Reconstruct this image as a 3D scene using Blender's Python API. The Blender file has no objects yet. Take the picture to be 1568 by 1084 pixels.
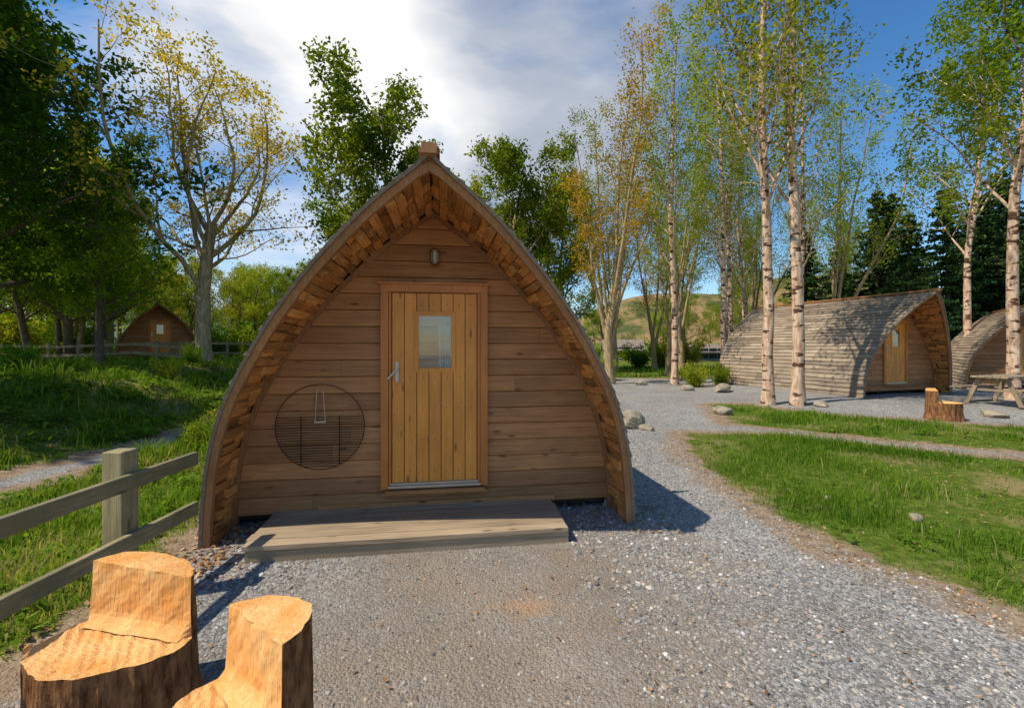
import bpy, math, random
import numpy as np
from mathutils import Vector, Matrix
R = math.radians
random.seed(4)
rng = np.random.default_rng(7)
scene = bpy.context.scene
COL = scene.collection

# ---------------------------------------------------------------- mesh builder
class MB:
    def __init__(s):
        s.v=[]; s.t=[]; s.f=[]; s.n=0
    def add(s, verts, faces, mat=0, tone=0.5):
        verts=np.asarray(verts,dtype=np.float32).reshape(-1,3)
        faces=np.asarray(faces,dtype=np.int32)
        if faces.ndim==1: faces=faces[None,:]
        s.v.append(verts)
        t=np.asarray(tone,dtype=np.float32)
        s.t.append(np.full(len(verts),float(t),dtype=np.float32) if t.ndim==0 else t)
        s.f.append((faces+s.n, mat)); s.n+=len(verts)
    BF=np.array([[0,3,2,1],[4,5,6,7],[0,1,5,4],[1,2,6,5],[2,3,7,6],[3,0,4,7]])
    def hexa(s, p8, mat=0, tone=None):
        s.add(p8, MB.BF, mat, random.random() if tone is None else tone)
    def box(s, lo, hi, mat=0, tone=None, M=None):
        x0,y0,z0=lo; x1,y1,z1=hi
        p=np.array([[x0,y0,z0],[x1,y0,z0],[x1,y1,z0],[x0,y1,z0],[x0,y0,z1],[x1,y0,z1],[x1,y1,z1],[x0,y1,z1]],dtype=float)
        if M is not None:
            p=np.array([list(M@Vector(q)) for q in p])
        s.hexa(p,mat,tone)
    def build(s, name, mats, smooth=False, parent=None, loc=None):
        me=mesh_from(s,name,mats,smooth)
        return place(me,name,parent,loc)
def mesh_from(s,name,mats,smooth=False):
    V=np.concatenate(s.v); T=np.concatenate(s.t)
    me=bpy.data.meshes.new(name)
    me.vertices.add(len(V)); me.vertices.foreach_set('co',V.ravel())
    loops=np.concatenate([f.ravel() for f,_ in s.f]).astype(np.int32)
    sizes=np.concatenate([np.full(len(f),f.shape[1]) for f,_ in s.f])
    mi=np.concatenate([np.full(len(f),m) for f,m in s.f]).astype(np.int32)
    starts=np.concatenate([[0],np.cumsum(sizes)[:-1]]).astype(np.int32)
    me.loops.add(len(loops)); me.loops.foreach_set('vertex_index',loops)
    me.polygons.add(len(sizes)); me.polygons.foreach_set('loop_start',starts)
    me.polygons.foreach_set('material_index',mi)
    me.polygons.foreach_set('use_smooth',np.full(len(sizes),bool(smooth)))
    a=me.attributes.new('tone','FLOAT','POINT'); a.data.foreach_set('value',T)
    for m in mats: me.materials.append(m)
    me.update(calc_edges=True)
    return me
def place(me,name,parent=None,loc=None,rot=0,scale=1):
    o=bpy.data.objects.new(name,me); COL.objects.link(o)
    if parent: o.parent=parent
    if loc is not None: o.location=loc
    o.rotation_euler=(0,0,rot)
    o.scale=(scale,)*3 if not isinstance(scale,tuple) else scale
    return o
def empty(name,loc=(0,0,0),rot=0):
    return place(None,name,None,loc,rot)

# ---------------------------------------------------------------- materials
class NT:
    def __init__(s,name):
        s.m=bpy.data.materials.new(name); s.m.use_nodes=True
        s.t=s.m.node_tree; s.t.nodes.clear()
        s.out=s.n('ShaderNodeOutputMaterial')
    def n(s,ty,**k):
        x=s.t.nodes.new(ty)
        for a,b in k.items():
            if a.startswith('i_'): 
                key=a[2:]
                x.inputs[int(key) if key.isdigit() else key.replace('_',' ')].default_value=b
            else: setattr(x,a,b)
        return x
    def l(s,a,b): s.t.links.new(a,b)
    def ramp(s,fac,stops):
        r=s.n('ShaderNodeValToRGB'); e=r.color_ramp.elements
        while len(e)<len(stops): e.new(0.5)
        for i,(p,c) in enumerate(stops):
            e[i].position=p; e[i].color=(*c,1) if len(c)==3 else c
        s.l(fac,r.inputs[0]); return r
    def math(s,op,a,b=None,clamp=False):
        x=s.n('ShaderNodeMath',operation=op,use_clamp=clamp)
        for i,q in enumerate((a,b)):
            if q is None: continue
            if isinstance(q,(int,float)): x.inputs[i].default_value=q
            else: s.l(q,x.inputs[i])
        return x.outputs[0]
    def mix(s,f,a,b,mode='MIX'):
        x=s.n('ShaderNodeMix',data_type='RGBA',blend_type=mode)
        for i,q in ((0,f),(6,a),(7,b)):
            if isinstance(q,(int,float)): x.inputs[i].default_value=q
            elif isinstance(q,tuple): x.inputs[i].default_value=(*q,1)
            else: s.l(q,x.inputs[i])
        return x.outputs[2]

def wood(name,c1,c2,axis='x',fine=1.0,rough=0.65,tv=0.5,knots=True,bump=0.25,weather=None,wscale=2.5):
    m=NT(name)
    tc=m.n('ShaderNodeTexCoord'); at=m.n('ShaderNodeAttribute',attribute_name='tone')
    off=m.math('MULTIPLY',at.outputs['Fac'],37.0)
    cb=m.n('ShaderNodeCombineXYZ'); [m.l(off,cb.inputs[i]) for i in range(3)]
    ad=m.n('ShaderNodeVectorMath',operation='ADD'); m.l(tc.outputs['Object'],ad.inputs[0]); m.l(cb.outputs[0],ad.inputs[1])
    mp=m.n('ShaderNodeMapping'); sc={'x':(1.2,22,22),'y':(22,1.2,22),'z':(22,22,1.2)}[axis]
    mp.inputs['Scale'].default_value=tuple(q*fine for q in sc); m.l(ad.outputs[0],mp.inputs[0])
    nz=m.n('ShaderNodeTexNoise',i_Scale=2.0,i_Detail=6.0,i_Roughness=0.62,i_Distortion=0.6); m.l(mp.outputs[0],nz.inputs['Vector'])
    rp=m.ramp(nz.outputs['Fac'],[(0.3,c1),(0.7,c2)])
    v=m.math('ADD',m.math('MULTIPLY',at.outputs['Fac'],tv),1-tv*0.5)
    nb=m.n('ShaderNodeTexNoise',i_Scale=1.7,i_Detail=2.0); m.l(ad.outputs[0],nb.inputs['Vector'])
    v=m.math('MULTIPLY',v,m.math('ADD',m.math('MULTIPLY',nb.outputs['Fac'],0.7),0.65))
    hs=m.n('ShaderNodeHueSaturation'); m.l(rp.outputs[0],hs.inputs['Color']); m.l(v,hs.inputs['Value'])
    col=hs.outputs[0]
    if weather:
        nw=m.n('ShaderNodeTexNoise',i_Scale=wscale,i_Detail=6.0,i_Roughness=0.7); m.l(ad.outputs[0],nw.inputs['Vector'])
        fw=m.ramp(nw.outputs['Fac'],[(0.42,(0,0,0)),(0.64,(1,1,1))])
        col=m.mix(fw.outputs[0],col,weather)
    if knots:
        mk=m.n('ShaderNodeMapping'); ks={'x':(2.6,8,8),'y':(8,2.6,8),'z':(8,8,2.6)}[axis]
        mk.inputs['Scale'].default_value=ks; m.l(ad.outputs[0],mk.inputs[0])
        vo=m.n('ShaderNodeTexVoronoi',i_Scale=1.0); m.l(mk.outputs[0],vo.inputs['Vector'])
        kf=m.ramp(vo.outputs['Distance'],[(0.06,(1,1,1)),(0.15,(0,0,0))])
        col=m.mix(m.math('MULTIPLY',kf.outputs[0],0.8),col,tuple(q*0.3 for q in c1))
    bs=m.n('ShaderNodeBsdfPrincipled',i_Roughness=rough); m.l(col,bs.inputs['Base Color'])
    bp=m.n('ShaderNodeBump',i_Strength=bump,i_Distance=0.01); m.l(nz.outputs['Fac'],bp.inputs['Height']); m.l(bp.outputs[0],bs.inputs['Normal'])
    m.l(bs.outputs[0],m.out.inputs[0]); return m.m
def plain(name,c,rough=0.6,metal=0.0,var=0.3,scale=8,bump=0.0):
    m=NT(name); tc=m.n('ShaderNodeTexCoord')
    nz=m.n('ShaderNodeTexNoise',i_Scale=float(scale),i_Detail=6.0,i_Roughness=0.65); m.l(tc.outputs['Object'],nz.inputs['Vector'])
    rp=m.ramp(nz.outputs['Fac'],[(0.3,tuple(q*(1-var) for q in c)),(0.7,tuple(min(1,q*(1+var)) for q in c))])
    bs=m.n('ShaderNodeBsdfPrincipled',i_Roughness=rough,i_Metallic=metal); m.l(rp.outputs[0],bs.inputs['Base Color'])
    if bump:
        bp=m.n('ShaderNodeBump',i_Strength=bump,i_Distance=0.03); m.l(nz.outputs['Fac'],bp.inputs['Height']); m.l(bp.outputs[0],bs.inputs['Normal'])
    m.l(bs.outputs[0],m.out.inputs[0]); return m.m
def leafmat(name,stops,trans=0.45,objvar=0.2):
    m=NT(name); at=m.n('ShaderNodeAttribute',attribute_name='tone'); oi=m.n('ShaderNodeObjectInfo')
    rp=m.ramp(at.outputs['Fac'],stops)
    hs=m.n('ShaderNodeHueSaturation'); m.l(rp.outputs[0],hs.inputs['Color'])
    m.l(m.math('ADD',m.math('MULTIPLY',oi.outputs['Random'],objvar*2),1-objvar),hs.inputs['Value'])
    m.l(m.math('ADD',m.math('MULTIPLY',oi.outputs['Random'],0.03),0.485),hs.inputs['Hue'])
    d=m.n('ShaderNodeBsdfDiffuse'); m.l(hs.outputs[0],d.inputs['Color'])
    t=m.n('ShaderNodeBsdfTranslucent')
    br=m.mix(1.0,hs.outputs[0],(1.9,1.8,0.9),'MULTIPLY'); m.l(br,t.inputs['Color'])
    mx=m.n('ShaderNodeMixShader',i_0=trans); m.l(d.outputs[0],mx.inputs[1]); m.l(t.outputs[0],mx.inputs[2])
    m.l(mx.outputs[0],m.out.inputs[0]); return m.m
def barkmat(name,c1,c2,spots=None,sc=(6,6,1.5)):
    m=NT(name); tc=m.n('ShaderNodeTexCoord'); mp=m.n('ShaderNodeMapping'); mp.inputs['Scale'].default_value=sc
    m.l(tc.outputs['Object'],mp.inputs[0])
    nz=m.n('ShaderNodeTexNoise',i_Scale=2.0,i_Detail=5.0,i_Roughness=0.7); m.l(mp.outputs[0],nz.inputs['Vector'])
    rp=m.ramp(nz.outputs['Fac'],[(0.35,c1),(0.62,c2)]); col=rp.outputs[0]
    if spots:
        m2=m.n('ShaderNodeMapping'); m2.inputs['Scale'].default_value=(3,3,7); m.l(tc.outputs['Object'],m2.inputs[0])
        n2=m.n('ShaderNodeTexNoise',i_Scale=1.2,i_Detail=4.0); m.l(m2.outputs[0],n2.inputs['Vector'])
        r2=m.ramp(n2.outputs['Fac'],[(0.55,(0,0,0)),(0.61,(1,1,1))]); col=m.mix(r2.outputs[0],col,spots)
    bs=m.n('ShaderNodeBsdfDiffuse'); m.l(col,bs.inputs['Color'])
    bp=m.n('ShaderNodeBump',i_Strength=0.6,i_Distance=0.05); m.l(nz.outputs['Fac'],bp.inputs['Height']); m.l(bp.outputs[0],bs.inputs['Normal'])
    m.l(bs.outputs[0],m.out.inputs[0]); return m.m

M_clad=wood('cladding_wood',(0.30,0.122,0.038),(0.52,0.24,0.085),'x',tv=0.4)
M_door=wood('door_wood',(0.64,0.225,0.03),(0.80,0.325,0.05),'z',tv=0.25,bump=0.12,rough=0.45)
M_frame=wood('door_frame_wood',(0.54,0.17,0.025),(0.70,0.25,0.045),'z',tv=0.2,bump=0.1,rough=0.45,knots=False)
M_soff=wood('soffit_wood',(0.28,0.095,0.022),(0.66,0.30,0.085),'y',tv=0.9,bump=0.5)
M_roof=wood('shingle_wood',(0.19,0.14,0.095),(0.38,0.295,0.21),'y',tv=0.6,knots=False,bump=0.5,rough=0.8)
M_barge=wood('barge_wood',(0.25,0.105,0.035),(0.42,0.195,0.07),'z',tv=0.3,knots=False)
M_deck=wood('deck_wood',(0.25,0.18,0.11),(0.44,0.33,0.21),'x',tv=0.4,rough=0.75,bump=0.4)
M_fence=wood('fence_wood',(0.2,0.155,0.07),(0.42,0.33,0.17),'z',tv=0.3,rough=0.8,bump=0.7,weather=(0.16,0.155,0.07))
M_fencer=wood('fence_rail_wood',(0.2,0.15,0.075),(0.40,0.31,0.17),'y',tv=0.3,rough=0.8,bump=0.7,weather=(0.16,0.15,0.07))
M_cut=wood('fresh_cut_wood',(0.78,0.38,0.11),(0.90,0.55,0.22),'z',fine=1.6,tv=0.1,knots=False,bump=1.0,rough=0.85,weather=(0.78,0.32,0.065),wscale=5)
M_logbark=barkmat('log_bark',(0.09,0.036,0.018),(0.34,0.17,0.075),sc=(14,14,4))
M_black=plain('black_metal',(0.03,0.025,0.022),0.5,0.6)
M_steel=plain('steel',(0.45,0.44,0.42),0.4,0.9,0.1)
M_brass=plain('brass_lamp',(0.35,0.24,0.12),0.35,0.9,0.2)
M_dark=plain('dark_interior',(0.02,0.03,0.032),0.6)
M_curtain=plain('curtain_cloth',(0.42,0.48,0.48),0.9,0,0.15,30)
M_under=plain('underfloor_gap_shade',(0.035,0.022,0.013),0.9)  # near-black for the underfloor; also paints shade into the cladding gaps
M_rock=plain('rock_stone',(0.30,0.25,0.18),0.9,0,0.5,4,0.8)
M_wallst=plain('stone_wall',(0.35,0.32,0.28),0.9,0,0.4,6,0.5)
M_slate=plain('slate_roof',(0.24,0.19,0.15),0.8,0,0.3,6)
def glass():
    m=NT('window_glass'); g=m.n('ShaderNodeBsdfGlossy',i_Roughness=0.03); g.inputs[0].default_value=(1,1,1,1)
    t=m.n('ShaderNodeBsdfTransparent'); t.inputs[0].default_value=(0.8,0.85,0.85,1)
    mx=m.n('ShaderNodeMixShader',i_0=0.16); m.l(t.outputs[0],mx.inputs[1]); m.l(g.outputs[0],mx.inputs[2]); m.l(mx.outputs[0],m.out.inputs[0]); return m.m
M_glass=glass()

L_green=leafmat('leaf_green',[(0,(0.055,0.11,0.008)),(0.5,(0.135,0.21,0.014)),(1,(0.25,0.31,0.025))])
L_dark=leafmat('leaf_dark_green',[(0,(0.028,0.075,0.01)),(0.5,(0.065,0.145,0.015)),(1,(0.13,0.21,0.02))])
L_yell=leafmat('leaf_yellow',[(0,(0.24,0.19,0.015)),(0.5,(0.42,0.30,0.03)),(1,(0.55,0.37,0.05))],0.35)
L_lime=leafmat('leaf_lime',[(0,(0.12,0.165,0.012)),(0.5,(0.22,0.27,0.02)),(1,(0.36,0.35,0.045))])
L_spruce=leafmat('needle_green',[(0,(0.012,0.035,0.013)),(0.6,(0.04,0.085,0.03)),(1,(0.1,0.16,0.04))],0.15)
L_grass=leafmat('grass_blade',[(0,(0.05,0.105,0.01)),(0.45,(0.115,0.215,0.017)),(0.8,(0.21,0.29,0.03)),(1,(0.42,0.34,0.15))],0.4,0.05)
L_litter=leafmat('dead_leaf',[(0,(0.16,0.08,0.035)),(0.5,(0.36,0.19,0.08)),(1,(0.58,0.38,0.2))],0.1,0.0)
B_oak=barkmat('oak_bark',(0.23,0.165,0.08),(0.52,0.39,0.22))
B_birch=barkmat('birch_bark',(0.38,0.22,0.13),(0.78,0.58,0.42),(0.1,0.055,0.035))
B_dark=barkmat('dark_bark',(0.08,0.062,0.045),(0.2,0.155,0.11))

# ---------------------------------------------------------------- terrain
def sm(t): t=np.clip(t,0,1); return t*t*(3-2*t)
def height(x,y):
    x=np.asarray(x,dtype=float); y=np.asarray(y,dtype=float)
    h=0.85*sm((-7.3-x)/3.6)*sm((y-1)/3)
    h=h-0.1*sm((-2.9-x)/1.5)*sm((x+8)/1.5)
    h=h+0.10*sm((x-7)/3)*sm((y-10)/3)
    h=h+0.02*np.sin(x*1.3+y*0.7)*np.sin(y*0.9-x*0.4)*sm((np.hypot(x,y-3)-3.5)/4)
    h=h+(0.13*np.sin(x*0.9+2)*np.sin(y*1.1)+0.08*np.sin(x*2.3+y)*np.sin(y*1.9-x))*sm((-7.2-x)/1)
    h=h+4*sm((y-60)/200)
    return h
def sdpoly(px,py,poly):
    P=np.array(poly); d=np.full(px.shape,1e9); inside=np.zeros(px.shape,bool); n=len(P)
    for i in range(n):
        a=P[i]; b=P[(i+1)%n]; e=b-a
        wx=px-a[0]; wy=py-a[1]; t=np.clip((wx*e[0]+wy*e[1])/(e@e),0,1)
        d=np.minimum(d,np.hypot(wx-e[0]*t,wy-e[1]*t))
        c=((a[1]>py)!=(b[1]>py)); 
        with np.errstate(divide='ignore',invalid='ignore'):
            xi=a[0]+(py-a[1])*(e[0]/(e[1] if e[1]!=0 else 1e-9))
        inside^=(c&(px<xi))
    return np.where(inside,d,-d)
ISL=[(3.9,1.6),(3.1,2.75),(2.84,3.24),(2.6,3.85),(2.5,5.5),(2.7,7.2),(3.3,8.75),(5.1,8.45),(6.5,7.35),(7.6,6.4),(9,5.2),(14,4.5),(14,1.6)]
STR=[(4.6,9.7),(6.2,8.5),(7.9,7.1),(9.5,6.2),(15,5.7),(15,8.6),(10.3,9.5),(7.8,10.8),(6.6,13.1),(5.5,12.9),(5.0,11)]
LEF=[(-2.6,-30),(-2.6,3.3),(-3.0,4.4),(-2.8,11),(0,20),(3,23.5),(-10,60),(-200,60),(-200,-30)]
def grass_sd(x,y):
    x=np.asarray(x,dtype=float); y=np.asarray(y,dtype=float)
    path=np.abs(x+6.45+0.15*np.sin(y*0.6))-0.5
    path=np.where(y<22,path,10)
    l=np.minimum(sdpoly(x,y,LEF),path)
    b=y-23.5-1.0*np.sin(x*0.5)
    r=x-22
    s=np.maximum.reduce([sdpoly(x,y,ISL),sdpoly(x,y,STR),l,b,r])
    return s+0.08*np.sin(x*5.1+y*3)*np.sin(y*4.3-x*2)
def patch(x,y):
    return sm(0.5+1.6*(np.sin(x*1.15+2+np.sin(y*.8))*np.sin(y*1.35+.5)+.5*np.sin(x*2.9-y)*np.sin(y*2.3+x)-.15))
def axis(lo,a,b,hi,step,g=1.22):
    c=list(np.arange(a,b+1e-6,step)); s=step; p=b
    while p<hi: s*=g; p+=s; c.append(p)
    s=step; p=a; pre=[]
    while p>lo: s*=g; p-=s; pre.append(p)
    return np.array(pre[::-1]+c)
xs=axis(-500,-12,12,500,0.11); ys=axis(-60,0.4,15,600,0.11)
X,Y=np.meshgrid(xs,ys); Z=height(X,Y)
nx,ny=len(xs),len(ys)
idx=np.arange(nx*ny).reshape(ny,nx)
F=np.stack([idx[:-1,:-1],idx[:-1,1:],idx[1:,1:],idx[1:,:-1]],-1).reshape(-1,4)
gm=MB(); gm.add(np.stack([X,Y,Z],-1).reshape(-1,3),F,0,np.clip(0.5+grass_sd(X,Y)/1.6,0,1).ravel())
def groundmat():
    m=NT('ground_material'); tc=m.n('ShaderNodeTexCoord'); O=tc.outputs['Object']
    def noise(s,d=5,r=0.6):
        q=m.n('ShaderNodeTexNoise',i_Scale=float(s),i_Detail=float(d),i_Roughness=r); m.l(O,q.inputs['Vector']); return q.outputs['Fac']
    at=m.n('ShaderNodeAttribute',attribute_name='tone')
    v=m.n('ShaderNodeTexVoronoi',i_Scale=55.0); m.l(O,v.inputs['Vector'])
    v2=m.n('ShaderNodeTexVoronoi',i_Scale=130.0); m.l(O,v2.inputs['Vector'])
    bw=m.n('ShaderNodeRGBToBW'); m.l(v.outputs['Color'],bw.inputs[0])
    gr=m.ramp(bw.outputs[0],[(0.1,(0.15,0.142,0.13)),(0.5,(0.28,0.27,0.25)),(0.9,(0.48,0.46,0.43))])
    bw2=m.n('ShaderNodeRGBToBW'); m.l(v2.outputs['Color'],bw2.inputs[0])
    fi=m.ramp(bw2.outputs[0],[(0.1,(0.21,0.17,0.13)),(0.9,(0.36,0.30,0.235))])
    sx=m.n('ShaderNodeSeparateXYZ'); m.l(O,sx.inputs[0])
    cd=m.math('SUBTRACT',1.5,m.math('MULTIPLY',m.math('ABSOLUTE',m.math('ADD',sx.outputs[0],0.0)),0.8),True)
    cy=m.math('SUBTRACT',2.3,m.math('MULTIPLY',sx.outputs[1],0.42),True)
    cf=m.math('ADD',m.math('MULTIPLY',m.math('MULTIPLY',cd,cy),0.95),m.math('MULTIPLY',m.math('SUBTRACT',noise(1.6,5),0.5),1.6),True)
    g=m.mix(cf,gr.outputs[0],fi.outputs[0])
    rust=m.ramp(noise(0.9,5,0.7),[(0.56,(0,0,0)),(0.75,(1,1,1))])
    g=m.mix(m.math('MULTIPLY',rust.outputs[0],0.5),g,(0.34,0.2,0.1))
    n9=noise(9,5,.72)
    dx=m.math('MULTIPLY',m.math('ABSOLUTE',m.math('SUBTRACT',sx.outputs[0],0.1)),4.0); dy=m.math('MULTIPLY',m.math('ABSOLUTE',m.math('SUBTRACT',sx.outputs[1],2.88)),7.0)
    cp=m.math('SUBTRACT',m.math('ADD',1.3,m.math('MULTIPLY',m.math('SUBTRACT',n9,.5),3.0)),m.math('ADD',dx,dy),True)
    g=m.mix(m.math('MULTIPLY',cp,0.45),g,(0.5,0.28,0.14))
    n06=noise(0.6,5,0.7)
    big=m.ramp(n06,[(0.3,(0.8,0.8,0.8)),(0.7,(1.15,1.15,1.15))])
    g=m.mix(1.0,g,big.outputs[0],'MULTIPLY')
    di=m.ramp(n9,[(0.3,(0.14,0.085,0.045)),(0.5,(0.3,0.2,0.115)),(0.7,(0.44,0.32,0.2))])
    ga=m.ramp(n9,[(0.3,(0.04,0.07,0.01)),(0.5,(0.09,0.14,0.018)),(0.7,(0.2,0.22,0.045))])
    gp=m.ramp(n06,[(0.5,(0,0,0)),(0.64,(1,1,1))])
    gg=m.mix(m.math('MULTIPLY',gp.outputs[0],0.8),ga.outputs[0],(0.33,0.24,0.12))
    n40=noise(40,3,0.7)
    e=m.math('ADD',at.outputs['Fac'],m.math('ADD',m.math('MULTIPLY',m.math('SUBTRACT',noise(4,5,0.7),0.5),0.5),m.math('MULTIPLY',m.math('SUBTRACT',n40,0.5),0.3)))
    f1=m.ramp(e,[(0.26,(0,0,0)),(0.42,(1,1,1))]); f2=m.ramp(e,[(0.54,(0,0,0)),(0.62,(1,1,1))])
    c=m.mix(m.math('MULTIPLY',f1.outputs[0],0.85),g,di.outputs[0]); c=m.mix(f2.outputs[0],c,gg)
    bs=m.n('ShaderNodeBsdfDiffuse'); m.l(c,bs.inputs['Color'])
    hgt=m.math('ADD',m.math('MULTIPLY',v.outputs['Distance'],-1.0),m.math('ADD',m.math('MULTIPLY',v2.outputs['Distance'],-0.5),m.math('ADD',n9,n40)))
    bp=m.n('ShaderNodeBump',i_Strength=0.7,i_Distance=0.015); m.l(hgt,bp.inputs['Height']); m.l(bp.outputs[0],bs.inputs['Normal'])
    m.l(bs.outputs[0],m.out.inputs[0]); return m.m
gm.build('ground',[groundmat()],True)

# pebbles
def ico():
    t=(1+5**.5)/2
    v=np.array([(-1,t,0),(1,t,0),(-1,-t,0),(1,-t,0),(0,-1,t),(0,1,t),(0,-1,-t),(0,1,-t),(t,0,-1),(t,0,1),(-t,0,-1),(-t,0,1)],float)
    v/=np.linalg.norm(v[0])
    f=np.array([(0,11,5),(0,5,1),(0,1,7),(0,7,10),(0,10,11),(1,5,9),(5,11,4),(11,10,2),(10,7,6),(7,1,8),(3,9,4),(3,4,2),(3,2,6),(3,6,8),(3,8,9),(4,9,5),(2,4,11),(6,2,10),(8,6,7),(9,8,1)])
    return v,f
IV,IF=ico()
def pebbles(n,x0,x1,y0,y1,s0,s1,keep=None):
    x=rng.uniform(x0,x1,n); y=y0+(y1-y0)*rng.random(n)**1.5
    k=(grass_sd(x,y)<0.05)&(np.abs(x)<1.2*y+0.6)
    if keep is not None: k&=keep(x,y)
    x=x[k];y=y[k];n=len(x)
    s=s0+(s1-s0)*rng.random(n)**3
    sc=s[:,None]*np.stack([rng.uniform(.7,1.3,n),rng.uniform(.7,1.3,n),rng.uniform(.45,.8,n)],-1)
    V=IV[None]*(1+rng.uniform(-.22,.22,(n,12,1)))*sc[:,None,:]
    a=rng.uniform(0,6.28,n); ca,sa=np.cos(a)[:,None],np.sin(a)[:,None]
    V=np.stack([V[...,0]*ca-V[...,1]*sa,V[...,0]*sa+V[...,1]*ca,V[...,2]],-1)
    V+=np.stack([x,y,height(x,y)+s*0.15],-1)[:,None,:]
    F=(IF[None]+12*np.arange(n)[:,None,None]).reshape(-1,3)
    return V.reshape(-1,3),F,np.repeat(rng.random(n),12)
def pebmat():
    m=NT('pebble_stone'); at=m.n('ShaderNodeAttribute',attribute_name='tone')
    rp=m.ramp(at.outputs['Fac'],[(0,(0.13,0.12,0.11)),(0.35,(0.26,0.25,0.235)),(0.7,(0.38,0.365,0.34)),(0.9,(0.44,0.34,0.25)),(1,(0.66,0.63,0.58))])
    bs=m.n('ShaderNodeBsdfDiffuse'); m.l(rp.outputs[0],bs.inputs['Color']); m.l(bs.outputs[0],m.out.inputs[0]); return m.m
pb=MB()
for a in [(6500,-2.4,3.2,1.3,5,0.003,0.013,None),(26000,0.6,4.2,1.6,8,0.004,0.015,lambda x,y:x>0.8+0.35*np.sin(y*2)),(8000,-2.4,12,5,14,0.008,0.022,None),(3500,-2.5,1.4,3.1,5,0.006,0.022,lambda x,y:(x<-1.5)|(x>0.5))]:
    V,Fq,T=pebbles(*a); pb.add(V,Fq,0,T)
pb.build('gravel',[pebmat()],False)

lt=MB()
def litter(n,x0,x1,y0,y1,keep,s=.016):
    x=rng.uniform(x0,x1,n); y=rng.uniform(y0,y1,n); k=keep(x,y); x=x[k];y=y[k]; n=len(x)
    P=np.stack([x,y,height(x,y)+rng.uniform(.004,.02,n)],-1); a=rng.uniform(0,6.28,n); u=np.stack([np.cos(a),np.sin(a),rng.normal(0,.35,n)],-1); v=np.stack([-np.sin(a),np.cos(a),rng.normal(0,.35,n)],-1)
    q=(s*rng.uniform(.5,1.4,n))[:,None]; V=np.stack([P-u*q,P+v*q*.6,P+u*q,P-v*q*.6],1)
    lt.add(V.reshape(-1,3),4*np.arange(n)[:,None]+np.array([[0,1,2,3]]),0,np.repeat(rng.random(n),4))
litter(9000,1.6,7.5,2,9.5,lambda x,y:np.abs(grass_sd(x,y)+.12+rng.normal(0,.12,len(x)))<.13,.012)
litter(1600,-3.0,-1.9,2.4,4.2,lambda x,y:np.abs(x+2.4+rng.normal(0,.12,len(x)))<.2,.022)
litter(900,-2.4,4,1.4,6,lambda x,y:grass_sd(x,y)<0,.011)
litter(120,0.6,1.5,4.0,4.7,lambda x,y:np.abs(x-1.0)<.6,.018)
litter(5000,-14,-6.8,4,16,lambda x,y:patch(x,y)>.55,.03)
litter(1800,2.7,9,2.4,9,lambda x,y:(grass_sd(x,y)>0)&(patch(x,y)>.5),.014)
lt.build('leaf_litter',[L_litter])

# grass blades
def blades(mb,n,x0,x1,y0,y1,h0,h1,wd,thr=0.0,pw=1.0,clump=1.0):
    x=rng.uniform(x0,x1,n); y=y0+(y1-y0)*rng.random(n)**pw
    sd=grass_sd(x,y); pt=patch(x,y)
    dens=0.5+0.5*np.sin(x*2.1+1.3*np.sin(y*1.7))*np.sin(y*2.4+x)
    k=(sd>thr+np.abs(rng.normal(0,0.1,n)))&(np.abs(x)<1.2*y+1)&(rng.random(n)<(0.25+0.8*dens)*(1-.72*pt*clump))
    x=x[k];y=y[k];sd=sd[k];dens=dens[k];pt=pt[k];n=len(x)
    h=(h0+(h1-h0)*rng.random(n)**1.8)*(0.5+0.8*dens)*np.clip(0.35+sd*1.0,0.35,1.0)*(1-.4*pt)
    a=rng.uniform(0,6.28,n); b=a+rng.normal(0,0.6,n)+1.57
    lean=h*rng.uniform(0.1,0.9,n)
    dx,dy=np.cos(a)*wd*rng.uniform(.6,1.4,n),np.sin(a)*wd*rng.uniform(.6,1.4,n)
    lx,ly=np.cos(b)*lean,np.sin(b)*lean
    z=height(x,y)-0.005
    V=np.stack([np.stack([x-dx,y-dy,z],-1),np.stack([x+dx,y+dy,z],-1),
      np.stack([x+dx*.7+lx*.35,y+dy*.7+ly*.35,z+h*.6],-1),np.stack([x-dx*.7+lx*.35,y-dy*.7+ly*.35,z+h*.6],-1),
      np.stack([x+lx,y+ly,z+h*rng.uniform(.8,1,n)],-1)],1)
    o=5*np.arange(n)[:,None]
    T=np.repeat(np.clip(rng.normal(0.42+0.25*pt+0.15*np.sin(x*0.9+y*1.3)*np.sin(x*.6-y*.8),0.24,n),0,1),5)
    mb.add(V.reshape(-1,3),o+np.array([[0,1,2,3]]),0,T); 
    m=mb.n-len(T)
    mb.f.append(((o+np.array([[3,2,4]])+m).astype(np.int32),0))
def weeds(mb,n,x0,x1,y0,y1,rad):
    x=rng.uniform(x0,x1,n);y=rng.uniform(y0,y1,n);k=(grass_sd(x,y)>.15)&(np.abs(x)<1.2*y+1)
    for cx,cy in zip(x[k],y[k]):
        q=rng.integers(14,30); r=rad*rng.uniform(.6,1.3); a=rng.uniform(0,6.28,q); rr=r*rng.random(q)**.6; z0=float(height(cx,cy))
        P=np.stack([cx+np.cos(a)*rr,cy+np.sin(a)*rr,z0+.03+r*rng.uniform(.2,1.0,q)*(1.2-rr/r)],-1)
        u=np.stack([np.cos(a),np.sin(a),rng.normal(0,.4,q)],-1); v=np.stack([-np.sin(a),np.cos(a),rng.normal(0,.2,q)],-1); s=(r*.3*rng.uniform(.6,1.2,q))[:,None]
        V=np.stack([P-u*s,P+v*s*.5,P+u*s,P-v*s*.5],1); mb.add(V.reshape(-1,3),4*np.arange(q)[:,None]+np.array([[0,1,2,3]]),0,np.repeat(np.clip(rng.normal(.4,.2,q),0,.8),4))
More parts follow.
